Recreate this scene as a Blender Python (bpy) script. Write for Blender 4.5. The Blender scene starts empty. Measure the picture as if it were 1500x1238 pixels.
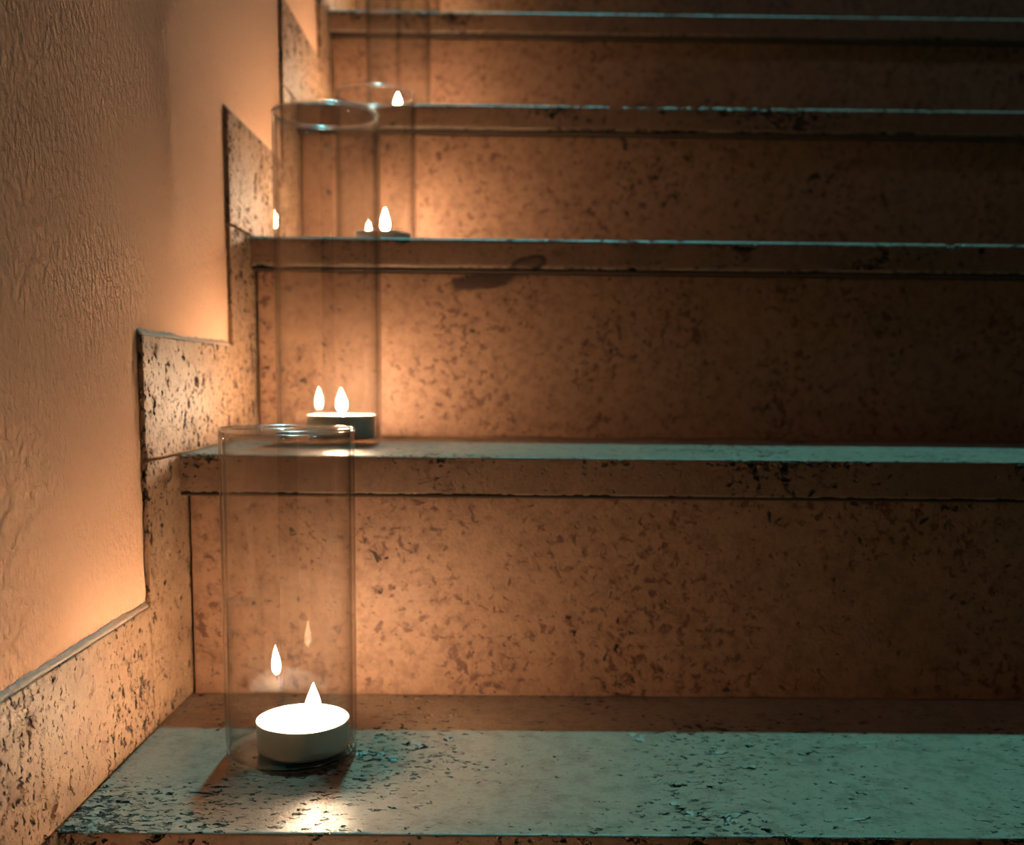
import bpy, math, random
import numpy as np
from mathutils import Matrix, Vector
random.seed(7)
sc = bpy.context.scene
col = sc.collection

# ------------------------------------------------------------------ camera
F_PX, PP_Y = 1480.26, 731.44
CAM = Vector((0.2304, -0.7159, 0.2356))
PITCH, YAW, ROLL = 0.1193, 0.0077, 0.0104
fwd = Vector((math.sin(YAW) * math.cos(PITCH), math.cos(YAW) * math.cos(PITCH), -math.sin(PITCH)))
right0 = Vector((math.cos(YAW), -math.sin(YAW), 0))
up0 = right0.cross(fwd)
cr, sr = math.cos(ROLL), math.sin(ROLL)
right = right0 * cr + up0 * sr
up = up0 * cr - right0 * sr
cam_data = bpy.data.cameras.new('camera')
cam = bpy.data.objects.new('camera', cam_data)
col.objects.link(cam)
cam.matrix_world = Matrix(((right.x, up.x, -fwd.x, CAM.x), (right.y, up.y, -fwd.y, CAM.y),
                           (right.z, up.z, -fwd.z, CAM.z), (0, 0, 0, 1)))
cam_data.sensor_fit = 'HORIZONTAL'
cam_data.sensor_width = 36
cam_data.lens = F_PX / 1500 * 36
cam_data.shift_y = (PP_Y - 619) / 1500
cam_data.clip_start = 0.02
cam_data.dof.use_dof = True
cam_data.dof.focus_distance = 0.55
cam_data.dof.aperture_fstop = 7.5
sc.camera = cam

# ------------------------------------------------------------------ view, world, lamps
sc.view_settings.view_transform = 'Standard'
sc.view_settings.look = 'None'
sc.view_settings.gamma = 1
sc.view_settings.use_curve_mapping = False
sc.view_settings.exposure = 0.0
sc.cycles.use_denoising = True
sc.cycles.max_bounces = 12
sc.cycles.transparent_max_bounces = 32
sc.cycles.caustics_reflective = False
sc.cycles.caustics_refractive = False
sc.cycles.sample_clamp_indirect = 30.0

world = bpy.data.worlds.new('night_sky')
sc.world = world
world.use_nodes = True
wn, wl = world.node_tree.nodes, world.node_tree.links
wn.clear()
w_out = wn.new('ShaderNodeOutputWorld')
w_bg = wn.new('ShaderNodeBackground')
w_tc = wn.new('ShaderNodeTexCoord')
w_sep = wn.new('ShaderNodeSeparateXYZ')
w_ramp = wn.new('ShaderNodeValToRGB')
w_map = wn.new('ShaderNodeMapRange')
w_map.inputs['From Min'].default_value = -0.2
w_map.inputs['From Max'].default_value = 1.0
w_ramp.color_ramp.elements[0].color = (0.0003, 0.0003, 0.0003, 1)
w_ramp.color_ramp.elements[1].color = (0.10, 0.105, 0.10, 1)
w_ramp.color_ramp.elements[0].position = 0.3
wl.new(w_tc.outputs['Generated'], w_sep.inputs[0])
wl.new(w_sep.outputs['Y'], w_map.inputs['Value'])
wl.new(w_map.outputs[0], w_ramp.inputs[0])
wl.new(w_ramp.outputs[0], w_bg.inputs['Color'])
w_bg.inputs['Strength'].default_value = 1.0
wl.new(w_bg.outputs[0], w_out.inputs[0])

# cool light falling steeply over the stairs from above and behind them
sun_d = bpy.data.lights.new('cool_night_light', 'SUN')
sun_d.energy = 2.3
sun_d.color = (0.20, 0.92, 0.97)
sun_d.angle = math.radians(1.6)
sun = bpy.data.objects.new('cool_night_light', sun_d)
col.objects.link(sun)
sun.location = (0.6, 1.0, 3.0)
sun.rotation_euler = Vector((-0.006, -0.316, -0.949)).to_track_quat('-Z', 'Y').to_euler()

# faint lamp added with no such source known, to brighten the upper risers
fill_d = bpy.data.lights.new('upper_riser_fill', 'AREA')
fill_d.energy = 1.5
fill_d.color = (0.85, 0.93, 1.0)
fill_d.size = 0.15
fill = bpy.data.objects.new('upper_riser_fill', fill_d)
col.objects.link(fill)
fill.location = (1.3, -0.25, 2.1)
fill.rotation_euler = (Vector((0.8, 0.5, 0.5)) - fill.location).to_track_quat('-Z', 'Y').to_euler()

# ------------------------------------------------------------------ dimensions (metres)
G = 0.2151
H = [0.0, 0.18, 0.3606, 0.5325, 0.7027, 0.873, 1.043]
BELOW = -0.18
SLAB = 0.030
OVER = 0.0150
E_FRONT = 0.0657
SKIRT_T = 0.0042
X_RIGHT = 1.35
SKIRT_S = [0.0847, 0.0805, 0.0935, 0.088, 0.088, 0.088]

# ------------------------------------------------------------------ materials
class NT:
    def __init__(self, name):
        self.m = bpy.data.materials.new(name)
        self.m.use_nodes = True
        self.n, self.l = self.m.node_tree.nodes, self.m.node_tree.links
        self.n.clear()
        self.out = self.n.new('ShaderNodeOutputMaterial')
    def node(self, t, **kw):
        x = self.n.new('ShaderNode' + t)
        for k, v in kw.items(): setattr(x, k, v)
        return x
    def put(self, s, v):
        if hasattr(v, 'is_output'): self.l.new(v, s)
        elif v is not None: s.default_value = v
    def math(self, op, a, b=None, c=None, clamp=False):
        x = self.node('Math', operation=op, use_clamp=clamp)
        self.put(x.inputs[0], a); self.put(x.inputs[1], b)
        if c is not None: self.put(x.inputs[2], c)
        return x.outputs[0]
    def noise(self, vec, scale, detail=2, rough=0.5, dist=0.0):
        x = self.node('TexNoise')
        self.put(x.inputs['Vector'], vec)
        x.inputs['Scale'].default_value = scale
        x.inputs['Detail'].default_value = detail
        x.inputs['Roughness'].default_value = rough
        x.inputs['Distortion'].default_value = dist
        return x.outputs['Fac']
    def step(self, v, lo, hi):
        x = self.node('MapRange', interpolation_type='SMOOTHSTEP')
        self.put(x.inputs['Value'], v); self.put(x.inputs['From Min'], lo); self.put(x.inputs['From Max'], hi)
        return x.outputs[0]
    def mix(self, f, a, b):
        x = self.node('Mix', data_type='RGBA')
        self.put(x.inputs[0], f); self.put(x.inputs[6], a); self.put(x.inputs[7], b)
        return x.outputs[2]
    def coords(self, scale=(1, 1, 1), off=(0, 0, 0)):
        tc = self.node('TexCoord'); mp = self.node('Mapping')
        self.l.new(tc.outputs['Object'], mp.inputs[0])
        mp.inputs['Scale'].default_value = scale
        mp.inputs['Location'].default_value = off
        return mp.outputs[0]

def travertine(name, stretch, off, light, dark, rust, pit_thr, big_thr, depth, stain_thr=0.60,
               stain_amt=0.75, gloss=0.5, mask_w=0.10, mottle=0.35, wear=None):
    """porous cut stone: pale ground, rust stains, clustered dark pits with real depth"""
    t = NT(name)
    p = t.coords((1, 1, 1), off)
    ps = t.coords(stretch, off)
    ground = t.mix(t.noise(p, 9, 3, 0.6), light, dark)
    mot = t.noise(p, 95, 4, 0.7)
    ground = t.mix(t.math('MULTIPLY', t.step(mot, 0.42, 0.68), mottle), ground, (dark[0] * .62, dark[1] * .55, dark[2] * .5, 1))
    grain = t.noise(p, 420, 3, 0.6)
    ground = t.mix(t.math('MULTIPLY', t.step(grain, 0.45, 0.75), 0.30), ground, (dark[0] * .6, dark[1] * .55, dark[2] * .5, 1))
    st = t.noise(p, 135, 3, 0.6, 0.5)
    patch = t.noise(p, 16, 2, 0.5)
    st_thr = t.math('ADD', t.math('MULTIPLY', t.math('SUBTRACT', 0.5, patch), 0.35), stain_thr)
    stain = t.step(st, st_thr, t.math('ADD', st_thr, 0.15))
    wide = t.step(t.noise(p, 42, 4, 0.65, 0.6), 0.64, 0.74)
    stain = t.math('MAXIMUM', stain, t.math('MULTIPLY', wide, 0.95))
    # one old splash under the third nosing: a ring with a smear below it
    sp = t.node('SeparateXYZ'); t.put(sp.inputs[0], t.coords())
    wob = t.math('MULTIPLY', t.math('SUBTRACT', t.noise(p, 110, 3, 0.6), 0.5), 1.6)
    def ell(cx, cz, rx, rz, tilt):
        dx = t.math('SUBTRACT', sp.outputs[0], cx); dz = t.math('SUBTRACT', sp.outputs[2], cz)
        dz = t.math('SUBTRACT', dz, t.math('MULTIPLY', dx, tilt))
        q = t.math('ADD', t.math('POWER', t.math('ABSOLUTE', t.math('DIVIDE', dx, rx)), 2.0), t.math('POWER', t.math('ABSOLUTE', t.math('DIVIDE', dz, rz)), 2.0))
        return t.math('ADD', q, wob)
    ring = ell(0.2500, 0.3375, 0.017, 0.0075, 0.25)
    ring = t.math('MULTIPLY', t.step(ring, 1.35, 0.9), t.math('ADD', t.math('MULTIPLY', t.step(ring, 0.2, 0.6), 0.4), 0.6))
    smear = t.step(ell(0.2080, 0.3240, 0.030, 0.0075, 0.12), 1.4, 0.7)
    splash = t.math('MULTIPLY', t.math('MAXIMUM', ring, smear), 0.97, clamp=True)
    c = t.mix(t.math('MULTIPLY', stain, stain_amt), ground, rust)
    c = t.mix(splash, c, (0.035, 0.014, 0.007, 1))
    low = t.noise(t.coords((1, 1, 1), (off[0] + 3, off[1], off[2])), 9, 2, 0.5)
    shift = t.math('MULTIPLY', t.math('SUBTRACT', 0.5, low), mask_w * 4)
    if wear:
        tg = t.node('TexCoord'); sg = t.node('SeparateXYZ'); t.l.new(tg.outputs['Generated'], sg.inputs[0])
        near = t.step(sg.outputs[wear[0]], wear[1], wear[2])
        wn_ = t.step(t.noise(t.coords((1, 1, 1), (off[0] + 9, off[1], off[2])), 22, 2, 0.5), 0.35, 0.6)
        shift = t.math('SUBTRACT', shift, t.math('MULTIPLY', t.math('MULTIPLY', near, wn_), wear[3]))
    n1 = t.noise(ps, 230, 2.0, 0.55, 0.3)
    th1 = t.math('ADD', shift, pit_thr)
    pit1 = t.step(n1, th1, t.math('ADD', th1, 0.06))
    n2 = t.noise(ps, 95, 1.5, 0.5, 0.5)
    th2 = t.math('ADD', shift, big_thr)
    pit2 = t.step(n2, th2, t.math('ADD', th2, 0.045))
    pit = t.math('MAXIMUM', pit1, pit2)
    c = t.mix(t.math('MULTIPLY', pit, 0.9), c, (0.020, 0.010, 0.006, 1))  # dark dirt and the shade of the holes, both put into the pit colour
    b = t.node('BsdfPrincipled')
    t.put(b.inputs['Base Color'], c)
    rg = t.math('ADD', t.math('MULTIPLY', grain, 0.25), gloss - 0.10)
    t.put(b.inputs['Roughness'], t.math('MAXIMUM', rg, t.math('MULTIPLY', pit, 0.9)))
    h = t.math('MULTIPLY', t.math('MAXIMUM', t.math('MULTIPLY', pit1, 0.5), pit2), -depth)
    h = t.math('ADD', h, t.math('MULTIPLY', t.math('SUBTRACT', grain, 1.0), 0.00035))
    h = t.math('ADD', h, t.math('MULTIPLY', stain, -0.0003))
    d = t.node('Displacement')
    d.inputs['Midlevel'].default_value = 0.0
    d.inputs['Scale'].default_value = 1.0
    t.put(d.inputs['Height'], h)
    t.l.new(d.outputs[0], t.out.inputs['Displacement'])
    t.l.new(b.outputs[0], t.out.inputs['Surface'])
    t.m.displacement_method = 'BOTH'
    return t.m

M = {}
M['tread'] = travertine('travertine_tread', (0.6, 1.35, 1.35), (1.3, 0.2, 0.5), (0.285, 0.200, 0.138, 1), (0.215, 0.148, 0.100, 1),
                        (0.14, 0.06, 0.03, 1), pit_thr=0.61, big_thr=0.685, depth=0.0026, stain_thr=0.66, stain_amt=0.5, gloss=0.42, mask_w=0.13,
                        mottle=0.75, wear=(1, 0.22, 0.0, 0.055))
M['edge'] = travertine('travertine_nosing', (0.9, 1.1, 1.1), (2.3, 1.2, 0.5), (0.205, 0.112, 0.064, 1), (0.145, 0.076, 0.042, 1),
                        (0.085, 0.030, 0.013, 1), pit_thr=0.66, big_thr=0.69, depth=0.0034, stain_thr=0.60, stain_amt=0.7, gloss=0.55, mask_w=0.15,
                        mottle=0.5, wear=(2, 0.5, 0.95, 0.12))
M['riser'] = travertine('travertine_riser', (1, 1, 1), (4.1, 2.2, 7.5), (0.275, 0.147, 0.082, 1), (0.205, 0.100, 0.053, 1),
                        (0.080, 0.024, 0.009, 1), pit_thr=0.70, big_thr=0.73, depth=0.0012, stain_thr=0.545, stain_amt=0.92, gloss=0.6, mask_w=0.12, mottle=0.6)
M['skirt'] = travertine('travertine_skirting', (1.35, 1.5, 0.8), (2.7, 6.1, 0.9), (0.310, 0.190, 0.112, 1), (0.245, 0.140, 0.078, 1),
                        (0.10, 0.036, 0.015, 1), pit_thr=0.575, big_thr=0.60, depth=0.0024, stain_thr=0.555, stain_amt=0.7, gloss=0.56, mask_w=0.08, mottle=0.5)

def plaster():
    t = NT('peach_plaster')
    p = t.coords()
    c = t.mix(t.noise(p, 6, 3, 0.55), (0.70, 0.415, 0.270, 1), (0.63, 0.38, 0.24, 1))
    g = t.noise(t.coords((1, 1.2, 0.8)), 210, 4, 0.6, 0.4)
    big = t.noise(p, 60, 2, 0.5)
    nick = t.step(t.noise(t.coords((1, 1, 0.45), (5, 3, 1)), 48, 1, 0.4), 0.80, 0.83)
    c = t.mix(nick, c, (0.12, 0.07, 0.04, 1))
    b = t.node('BsdfPrincipled')
    t.put(b.inputs['Base Color'], c)
    b.inputs['Roughness'].default_value = 0.9
    b.inputs['Specular IOR Level'].default_value = 0.25
    h = t.math('ADD', t.math('MULTIPLY', g, 0.0040), t.math('MULTIPLY', big, 0.0010))
    h = t.math('ADD', h, t.math('MULTIPLY', nick, -0.001))
    bp = t.node('Bump')
    bp.inputs['Strength'].default_value = 0.75
    bp.inputs['Distance'].default_value = 1.0
    t.put(bp.inputs['Height'], h)
    t.l.new(bp.outputs[0], b.inputs['Normal'])
    t.l.new(b.outputs[0], t.out.inputs['Surface'])
    return t.m
M['plaster'] = plaster()

def simple(name, color, rough, metallic=0.0, bump=0.0, bscale=200, sss=0.0, sss_r=(1, .6, .35), sss_s=.01):
    t = NT(name)
    b = t.node('BsdfPrincipled')
    n = t.noise(t.coords(), bscale, 3, 0.6)
    t.put(b.inputs['Base Color'], t.mix(n, color, tuple(x * 0.86 for x in color[:3]) + (1,)))
    b.inputs['Roughness'].default_value = rough
    b.inputs['Metallic'].default_value = metallic
    if sss:
        b.inputs['Subsurface Weight'].default_value = sss
        b.inputs['Subsurface Radius'].default_value = sss_r
        b.inputs['Subsurface Scale'].default_value = sss_s
    if bump:
        bp = t.node('Bump'); bp.inputs['Distance'].default_value = bump
        t.put(bp.inputs['Height'], n); t.l.new(bp.outputs[0], b.inputs['Normal'])
    t.l.new(b.outputs[0], t.out.inputs['Surface'])
    return t.m
M['mortar'] = simple('pale_mortar', (0.36, 0.27, 0.21, 1), 0.75, bump=0.0012, bscale=260)
M['core'] = simple('dark_stair_core', (0.10, 0.065, 0.04, 1), 0.9, bump=0.001)
M['joint'] = simple('dark_joint_shade', (0.045, 0.024, 0.013, 1), 0.9, bump=0.0005)  # near-black stands in for the shade of a recessed joint
M['wax'] = simple('white_candle_wax', (0.95, 0.93, 0.88, 1), 0.30, sss=0.3, sss_s=0.008)
M['cup'] = simple('pale_tealight_cup', (0.78, 0.78, 0.74, 1), 0.35, metallic=0.15, bscale=90)
M['wick'] = simple('charred_wick', (0.02, 0.016, 0.012, 1), 0.8)

def thin_glass(name, tint, edge, r0=0.04, rough=0.0):
    t = NT(name)
    lw = t.node('LayerWeight'); lw.inputs['Blend'].default_value = 0.5
    f = lw.outputs['Facing']
    p5 = t.math('POWER', f, 5.5)
    fr = t.math('ADD', t.math('MULTIPLY', p5, 1 - r0), r0, clamp=True)
    tr = t.node('BsdfTransparent')
    t.put(tr.inputs['Color'], t.mix(t.math('POWER', f, 4.5), tint, edge))
    gl = t.node('BsdfGlossy'); gl.inputs['Roughness'].default_value = rough
    gl.inputs['Color'].default_value = (1, 1, 1, 1)
    mx = t.node('MixShader')
    t.put(mx.inputs[0], fr)
    t.l.new(tr.outputs[0], mx.inputs[1]); t.l.new(gl.outputs[0], mx.inputs[2])
    t.l.new(mx.outputs[0], t.out.inputs['Surface'])
    return t.m
M['glass'] = thin_glass('clear_glass_wall', (0.972, 0.975, 0.972, 1), (0.16, 0.165, 0.16, 1), 0.06)
M['glass_base'] = thin_glass('clear_glass_base', (0.90, 0.915, 0.905, 1), (0.40, 0.44, 0.42, 1), 0.05, 0.12)

M['rim'] = thin_glass('polished_glass_rim', (0.96, 0.97, 0.96, 1), (0.45, 0.47, 0.46, 1), 0.22, 0.22)

def flame_mat():
    """white-hot core thinning out to an orange, see-through edge"""
    t = NT('candle_flame')
    lw = t.node('LayerWeight'); lw.inputs['Blend'].default_value = 0.5
    core = t.math('SUBTRACT', 1.0, lw.outputs['Facing'], clamp=True)
    e = t.node('Emission')
    t.put(e.inputs['Color'], t.mix(t.step(core, 0.0, 0.35), (1.0, 0.42, 0.12, 1), (1.0, 0.68, 0.42, 1)))
    t.put(e.inputs['Strength'], t.math('ADD', t.math('MULTIPLY', t.math('POWER', core, 3.0), 2750.0), 0.5))
    tr = t.node('BsdfTransparent')
    mx = t.node('MixShader')
    t.put(mx.inputs[0], t.step(core, 0.0, 0.30))
    t.l.new(tr.outputs[0], mx.inputs[1]); t.l.new(e.outputs[0], mx.inputs[2])
    t.l.new(mx.outputs[0], t.out.inputs['Surface'])
    return t.m
M['flame'] = flame_mat()

# ------------------------------------------------------------------ mesh helpers
def link_mesh(name, me, mat, parent=None, smooth=True):
    o = bpy.data.objects.new(name, me)
    col.objects.link(o)
    if mat: me.materials.append(mat)
    if smooth: me.polygons.foreach_set('use_smooth', [True] * len(me.polygons))
    if parent: o.parent = parent
    return o

def axis_samples(a, b, st, r):
    n = max(1, int(round((b - a - 2 * r) / st)))
    mid = np.linspace(a + r, b - r, n + 1)
    e = np.array([0, .25, .5, .75]) * r if r > 0 else np.array([])
    return np.concatenate([a + e, mid, (b - e)[::-1]]) if r > 0 else np.linspace(a, b, n + 1)

def stone_box(name, lo, hi, st, r, mat, parent=None, warp=None):
    """rounded box whose faces are dense grids sharing their edge vertices"""
    ax = [axis_samples(lo[k], hi[k], st[k], r) for k in range(3)]
    nx, ny, nz = [len(a) for a in ax]
    quads = []
    def idx(i, j, k): return (i * ny + j) * nz + k
    def face(fn, na, nb, flip):
        A, B = np.meshgrid(np.arange(na - 1), np.arange(nb - 1), indexing='ij')
        A, B = A.ravel(), B.ravel()
        q = np.stack([fn(A, B), fn(A + 1, B), fn(A + 1, B + 1), fn(A, B + 1)], 1)
        quads.append(q[:, ::-1] if flip else q)
    face(lambda a, b: idx(a, b, nz - 1), nx, ny, False)
    face(lambda a, b: idx(a, b, 0), nx, ny, True)
    face(lambda a, b: idx(a, 0, b), nx, nz, False)
    face(lambda a, b: idx(a, ny - 1, b), nx, nz, True)
    face(lambda a, b: idx(nx - 1, a, b), ny, nz, False)
    face(lambda a, b: idx(0, a, b), ny, nz, True)
    Q = np.concatenate(quads)
    u, inv = np.unique(Q.ravel(), return_inverse=True)
    i, rem = u // (ny * nz), u % (ny * nz)
    j, k = rem // nz, rem % nz
    P = np.stack([ax[0][i], ax[1][j], ax[2][k]], 1)
    if r > 0:
        lo_, hi_ = np.array(lo) + r, np.array(hi) - r
        c = np.clip(P, lo_, hi_)
        d = P - c
        ln = np.linalg.norm(d, axis=1, keepdims=True); ln[ln == 0] = 1
        P = c + d / ln * r
    if warp: P = warp(P)
    me = bpy.data.meshes.new(name)
    me.vertices.add(len(P)); me.vertices.foreach_set('co', P.astype(np.float32).ravel())
    F = inv.reshape(-1, 4)
    me.loops.add(F.size); me.loops.foreach_set('vertex_index', F.astype(np.int32).ravel())
    me.polygons.add(len(F)); me.polygons.foreach_set('loop_start', (np.arange(len(F)) * 4).astype(np.int32))
    me.update(calc_edges=True); me.validate()
    return link_mesh(name, me, mat, parent)

def lathe(name, profile, seg, mat, parent=None, center=(0, 0, 0), bend=None, closed=False):
    """profile: list of (r, z); ends with r == 0 become poles; closed joins last to first"""
    vs, fs, rings = [], [], []
    for r, z in profile:
        if r < 1e-7:
            rings.append([len(vs)]); vs.append((0, 0, z))
        else:
            rings.append(list(range(len(vs), len(vs) + seg)))
            for s in range(seg):
                a = 2 * math.pi * s / seg
                vs.append((r * math.cos(a), r * math.sin(a), z))
    pairs = list(zip(rings[:-1], rings[1:]))
    if closed: pairs.append((rings[-1], rings[0]))
    for A, B in pairs:
        for s in range(seg):
            t = (s + 1) % seg
            if len(A) == 1 and len(B) > 1: fs.append((A[0], B[t], B[s]))
            elif len(B) == 1 and len(A) > 1: fs.append((A[s], A[t], B[0]))
            elif len(A) > 1: fs.append((A[s], A[t], B[t], B[s]))
    if bend: vs = [bend(v) for v in vs]
    vs = [(v[0] + center[0], v[1] + center[1], v[2] + center[2]) for v in vs]
    me = bpy.data.meshes.new(name); me.from_pydata(vs, [], fs); me.update()
    import bmesh
    bm = bmesh.new(); bm.from_mesh(me); bmesh.ops.recalc_face_normals(bm, faces=bm.faces); bm.to_mesh(me); bm.free()
    return link_mesh(name, me, mat, parent)

def extrude(name, poly_yz, x0, x1, mat, parent=None):
    n = len(poly_yz)
    vs = [(x0, y, z) for y, z in poly_yz] + [(x1, y, z) for y, z in poly_yz]
    fs = [tuple(range(n)), tuple(range(2 * n - 1, n - 1, -1))]
    fs += [(i, i + n, (i + 1) % n + n, (i + 1) % n) for i in range(n)]
    me = bpy.data.meshes.new(name); me.from_pydata(vs, [], fs); me.update()
    import bmesh
    bm = bmesh.new(); bm.from_mesh(me); bmesh.ops.recalc_face_normals(bm, faces=bm.faces); bm.to_mesh(me); bm.free()
    return link_mesh(name, me, mat, parent, smooth=False)

def empty(name, loc, label=None, cat=None, group=None, kind=None):
    o = bpy.data.objects.new(name, None); col.objects.link(o)
    o.location = loc; o.empty_display_size = 0.02
    if label: o['label'] = label
    if cat: o['category'] = cat
    if group: o['group'] = group
    if kind: o['kind'] = kind
    return o

# ------------------------------------------------------------------ large structure
w = stone_box('wall_left', (-0.18, -1.3, -0.6), (-SKIRT_T, 2.6, 2.4), (0.1, 0.1, 0.1), 0.0, M['plaster'])
w['kind'] = 'structure'
f = stone_box('floor', (0.0, -1.6, BELOW - 0.06), (X_RIGHT, -G + OVER - 0.001, BELOW), (0.05, 0.05, 0.03), 0.0, M['core'])
f['kind'] = 'structure'
pts = [(-G + OVER + 0.022, BELOW - 0.06)]
for n in range(0, 6):
    y = (n - 1) * G + OVER + 0.022
    top = H[n] - SLAB - 0.0005
    pts += [(y, top)]
    if n < 5: pts += [(n * G + OVER + 0.022, top)]
pts += [(6 * G, H[5] - SLAB - 0.0005), (6 * G, BELOW - 0.06)]
c = extrude('trim_1', pts, 0.0005, X_RIGHT, M['core'])
c['kind'] = 'structure'; c['label'] = 'dark mortar core of the staircase in the joints behind the stone'

STEP_LABEL = ['lowest stone step with a wide teal-lit pitted tread under the front vase',
              'second stone step from the bottom, behind the front vase, with rust-speckled riser',
              'third stone step from the bottom, with an oval brown stain below its nosing',
              'fourth stone step from the bottom, its riser behind the third candle',
              'fifth stone step from the bottom, its nosing just under the top of the photo',
              'topmost visible stone step, only the foot of its riser in view']
for n in range(0, 6):
    y0 = (n - 1) * G
    root = empty('stone_step', (0.6, y0 + 0.1, H[n] - SLAB), STEP_LABEL[n], 'step', 'stone steps of the staircase')
    g = (0.0016, 0.0018, 0.0016) if n == 0 else ((0.0022, 0.005, 0.0018) if n < 4 else (0.004, 0.008, 0.003))
    xr = 0.80 if n == 0 else X_RIGHT
    sb = stone_box('tread_slab', (-0.0035, y0, H[n] - SLAB + 0.0024), (X_RIGHT, y0 + G + OVER + 0.018, H[n]), g, 0.0018 if n < 2 else 0.0045, M['tread'])
    sb.data.materials.append(M['edge'])
    cy_ = np.array([p.center.y for p in sb.data.polygons])
    sb.data.polygons.foreach_set('material_index', (cy_ < y0 + 0.0004).astype(np.int32))
    zb = H[n - 1] if n else BELOW
    rb = stone_box('riser_slab', (0.0016, y0 + OVER, zb), (X_RIGHT, y0 + OVER + 0.02, H[n] - SLAB), (0.003, 0.008, 0.003), 0.0012, M['riser'])
    jb = stone_box('joint_shade_strip', (0.0, y0 + 0.0012, H[n] - SLAB + 0.0002), (X_RIGHT, y0 + OVER + 0.02, H[n] - SLAB + 0.0024), (0.05, 0.02, 0.0022), 0.0, M['joint'])  # strip on the joint line, groove shade put into its dark colour
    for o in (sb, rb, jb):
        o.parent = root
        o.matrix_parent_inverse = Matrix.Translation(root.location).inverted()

# ------------------------------------------------------------------ stepped stone skirting on the wall
sk = empty('baseboard_left', (0, 0, 0), 'stepped travertine skirting following the stairs along the plaster wall', kind='structure')
def skirt(y0, y1, z0, z1, st=0.0016):
    stone_box('skirting_slab', (-SKIRT_T, y0, z0), (0.0, y1, z1), (0.0015, st, st), 0.0009, M['skirt'], sk)
def bead(y0, y1, z, hgt):
    """sloping mortar bead on top of a slab, wavy along its length"""
    n = 90; vs, fs = [], []; wob = 0.0
    for i in range(n + 1):
        y = y0 + (y1 - y0) * i / n
        wob = wob * 0.7 + random.uniform(-.00045, .00045)
        h = hgt + wob
        vs += [(-SKIRT_T, y, z), (-0.0012 + wob * .4, y, z), (-0.0022 + wob * .4, y, z + h * .45), (-0.0036, y, z + h * .85), (-SKIRT_T, y, z + h)]
    for i in range(n):
        for k in range(5):
            a, b = i * 5 + k, i * 5 + (k + 1) % 5
            fs.append((a, b, b + 5, a + 5))
    fs += [(4, 3, 2, 1, 0), tuple(n * 5 + k for k in range(5))]
    me = bpy.data.meshes.new('mortar_bead'); me.from_pydata(vs, [], fs); me.update()
    import bmesh
    bm = bmesh.new(); bm.from_mesh(me); bmesh.ops.recalc_face_normals(bm, faces=bm.faces); bm.to_mesh(me); bm.free()
    link_mesh('mortar_bead', me, M['mortar'], sk)
GAP = 0.0006
for n in range(0, 5):
    ya, yb = (n - 1) * G - E_FRONT, n * G - E_FRONT
    S = SKIRT_S[n]
    st = 0.0013 if n == 0 else 0.0018
    skirt(ya, yb - GAP, H[n] + GAP, H[n] + S, st)
    skirt(yb, n * G + 0.02, H[n] + GAP, H[n + 1] - GAP, st)
    bead(ya + 0.001, yb - 0.001, H[n] + S, 0.0036)
skirt(-G - E_FRONT, -G + 0.02, BELOW, -GAP, 0.002)
skirt(-2 * G, -G - E_FRONT - GAP, BELOW, BELOW + 0.085, 0.004)
skirt(4 * G - E_FRONT, 5 * G, H[5] + GAP, H[5] + 0.085, 0.004)

# ------------------------------------------------------------------ vases and tealights
def vase(loc, r, h, label, wall=0.0024, base=0.0042):
    root = empty('glass_cylinder_vase', loc, label, 'vase', 'glass cylinder vases up the stairs')
    z0 = base
    prof = [(r, z0), (r, h - 0.0012), (r - wall, h - 0.0012), (r - wall, z0)]
    n = 24
    outer = [(r - 0.0008 * math.exp(-k * 1.2), z0 + (h - z0 - 0.0014) * k / n) for k in range(n + 1)]
    inner = [(r - wall, z0 + (h - z0 - 0.0014) * (n - k) / n) for k in range(n + 1)]
    lathe('glass_wall', outer + inner, 128, M['glass'], root, closed=True)
    rr = wall / 2 + 0.0003
    tor = [(r - wall / 2 + rr * math.cos(a), h - 0.0012 + rr * math.sin(a)) for a in [2 * math.pi * k / 14 for k in range(14)]]
    lathe('rim', tor, 128, M['rim'], root, closed=True)
    bp = [(0, 0.0004), (r - 0.006, 0.0004), (r - 0.0032, 0.0), (r - 0.0014, 0.0004), (r - 0.0004, 0.0016), (r - 0.0006, base * .8), (r - .001, base - 0.0001),
          (r - wall - 0.002, base - 0.0001), (0, base - 0.0001)]
    lathe('base', bp, 96, M['glass_base'], root)
    return root

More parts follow.
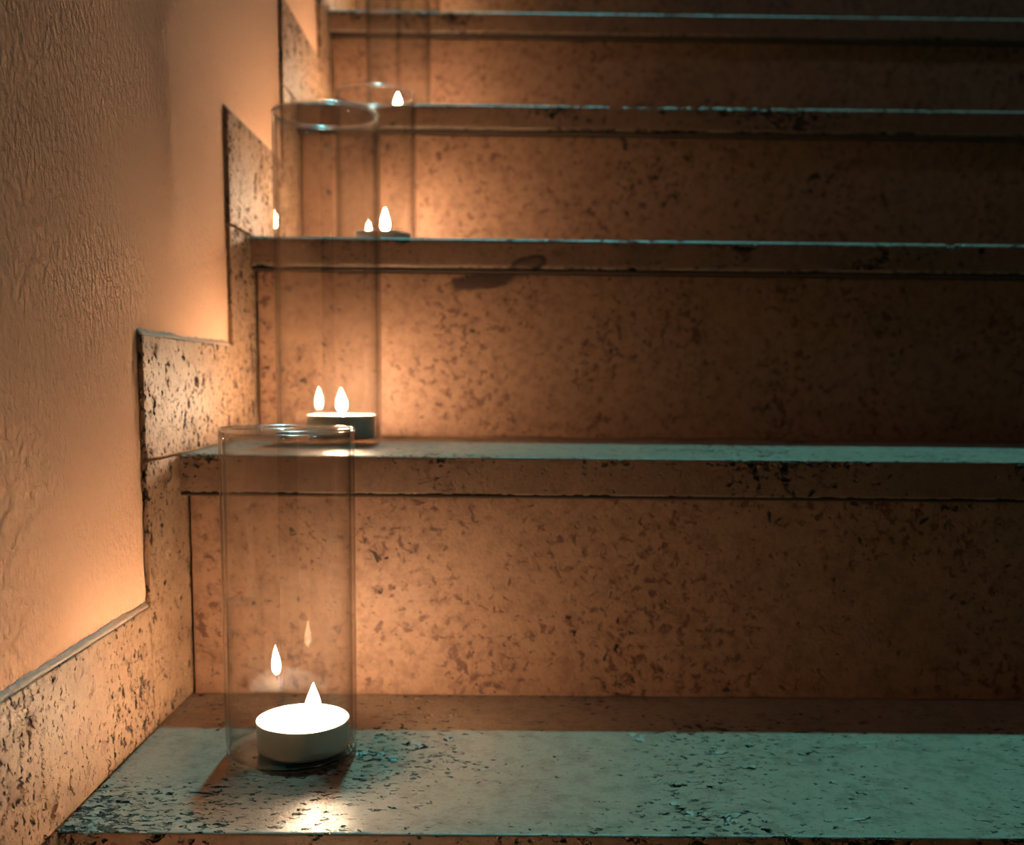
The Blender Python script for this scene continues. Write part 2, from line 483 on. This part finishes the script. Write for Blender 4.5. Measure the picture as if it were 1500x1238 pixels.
def tealight(loc, label, r=0.0285, h=0.0195, flame_h=0.020, dx=0.0, dy=0.0, lean=(0.0, 0.0), shell='cup'):
    root = empty('tealight_candle', loc, label, 'candle', 'lit tealights in the glass vases')
    cup = [(0, 0), (r - 0.0022, 0), (r - 0.0008, 0.0008), (r - 0.0002, 0.0025), (r - 0.0005, 0.006), (r - .0005, h - 0.0016), (r, h - 0.0008), (r + .0002, h - 0.0002),
           (r - .0003, h), (r - 0.0008, h - 0.0008), (r - 0.0010, 0.0022), (r - 0.003, 0.0012), (0, 0.0012)]
    lathe(shell, cup, 96, M['cup' if shell == 'cup' else 'wax'], root)
    wz = h - 0.0018
    wax = [(0, 0.0014), (r - 0.0032, 0.0014), (r - 0.0013, 0.003), (r - 0.00125, wz + 0.0008), (r - 0.0022, wz + 0.0003), (r - 0.005, wz), (0.006, wz - 0.0004), (0, wz - 0.0003)]
    lathe('wax', wax, 96, M['wax'], root)
    wk = lambda v: (v[0] + dx + (v[2] - wz) * 0.25, v[1] + dy, v[2])
    lathe('wick', [(0, wz - 0.001), (0.0008, wz - 0.001), (0.0008, wz + 0.004), (0.0006, wz + 0.0058), (0, wz + 0.006)], 10, M['wick'], root, bend=wk)
    fz = wz + 0.0035
    fp = []
    for k in range(13):
        t = k / 12
        w_ = 0.0054 * (math.sin(math.pi * t ** 0.66)) * (1 - 0.28 * t)
        fp.append((0 if k in (0, 12) else w_, fz + flame_h * t))
    fb = lambda v: (v[0] + dx + 0.001 + lean[0] * ((v[2] - fz) / flame_h) ** 2, v[1] + dy + lean[1] * ((v[2] - fz) / flame_h) ** 2, v[2])
    lathe('flame', fp, 14, M['flame'], root, bend=fb)
    return root

B = 0.0042
VASES = [  # vase x, y, step, radius, height, candle dx, dy, wick dx, flame height, lean
    (0.0983, -0.1015, 0, 0.0405, 0.2041, 0.0075, -0.0030, 0.0055, 0.021, (0.0005, 0)),
    (0.0828, 0.1370, 1, 0.0435, 0.2670, 0.0099, 0.0000, -0.0005, 0.021, (-0.0005, 0)),
    (0.0970, 0.3440, 2, 0.0405, 0.1570, 0.0070, 0.0000, 0.0010, 0.024, (0, 0)),
    (0.0990, 0.5477, 3, 0.0385, 0.2350, 0.0000, 0.0000, -0.0020, 0.020, (0, 0)),
    (0.0950, 0.7750, 4, 0.0390, 0.2000, 0.0000, 0.0000, 0.0000, 0.016, (0, 0)),
]
VL = ['clear glass cylinder vase nearest the camera, on the lowest teal-lit tread',
      'tall clear glass cylinder vase on the second step, just behind the front vase',
      'clear glass cylinder vase on the third step, half behind the tall vase',
      'blurred clear glass cylinder vase cut by the top of the photo, fourth step',
      'glass cylinder vase on the fifth step, mostly above the top edge']
TL = ['lit tealight in the nearest vase, white wax and pale cup fully visible',
      'lit tealight in the tall vase on the second step, glowing above the front vase',
      'lit tealight in the third vase up, only its flame above the step edge',
      'blurred lit tealight in the fourth vase up, flame just above the fourth nosing',
      'lit tealight hidden behind the fifth nosing at the top edge']
for k, (x, y, n, r, h, cx, cy, wx, fh, ln) in enumerate(VASES):
    vase((x, y, H[n] + 0.0002), r, h, VL[k])
    tealight((x + cx, y + cy, H[n] + B + 0.0003), TL[k], dx=wx, flame_h=fh, lean=ln, h=(0.0190, 0.0190, 0.0160, 0.0160, 0.0125)[n])

# the candle on the step below the picture, whose light reaches the foot of the wall
vase((0.11, -0.335, BELOW + 0.0002), 0.0405, 0.150, 'short glass cylinder vase on the step below the lower edge of the photo')
tealight((0.11, -0.335, BELOW + B + 0.0003), 'lit tealight on the step below the lower edge of the photo')
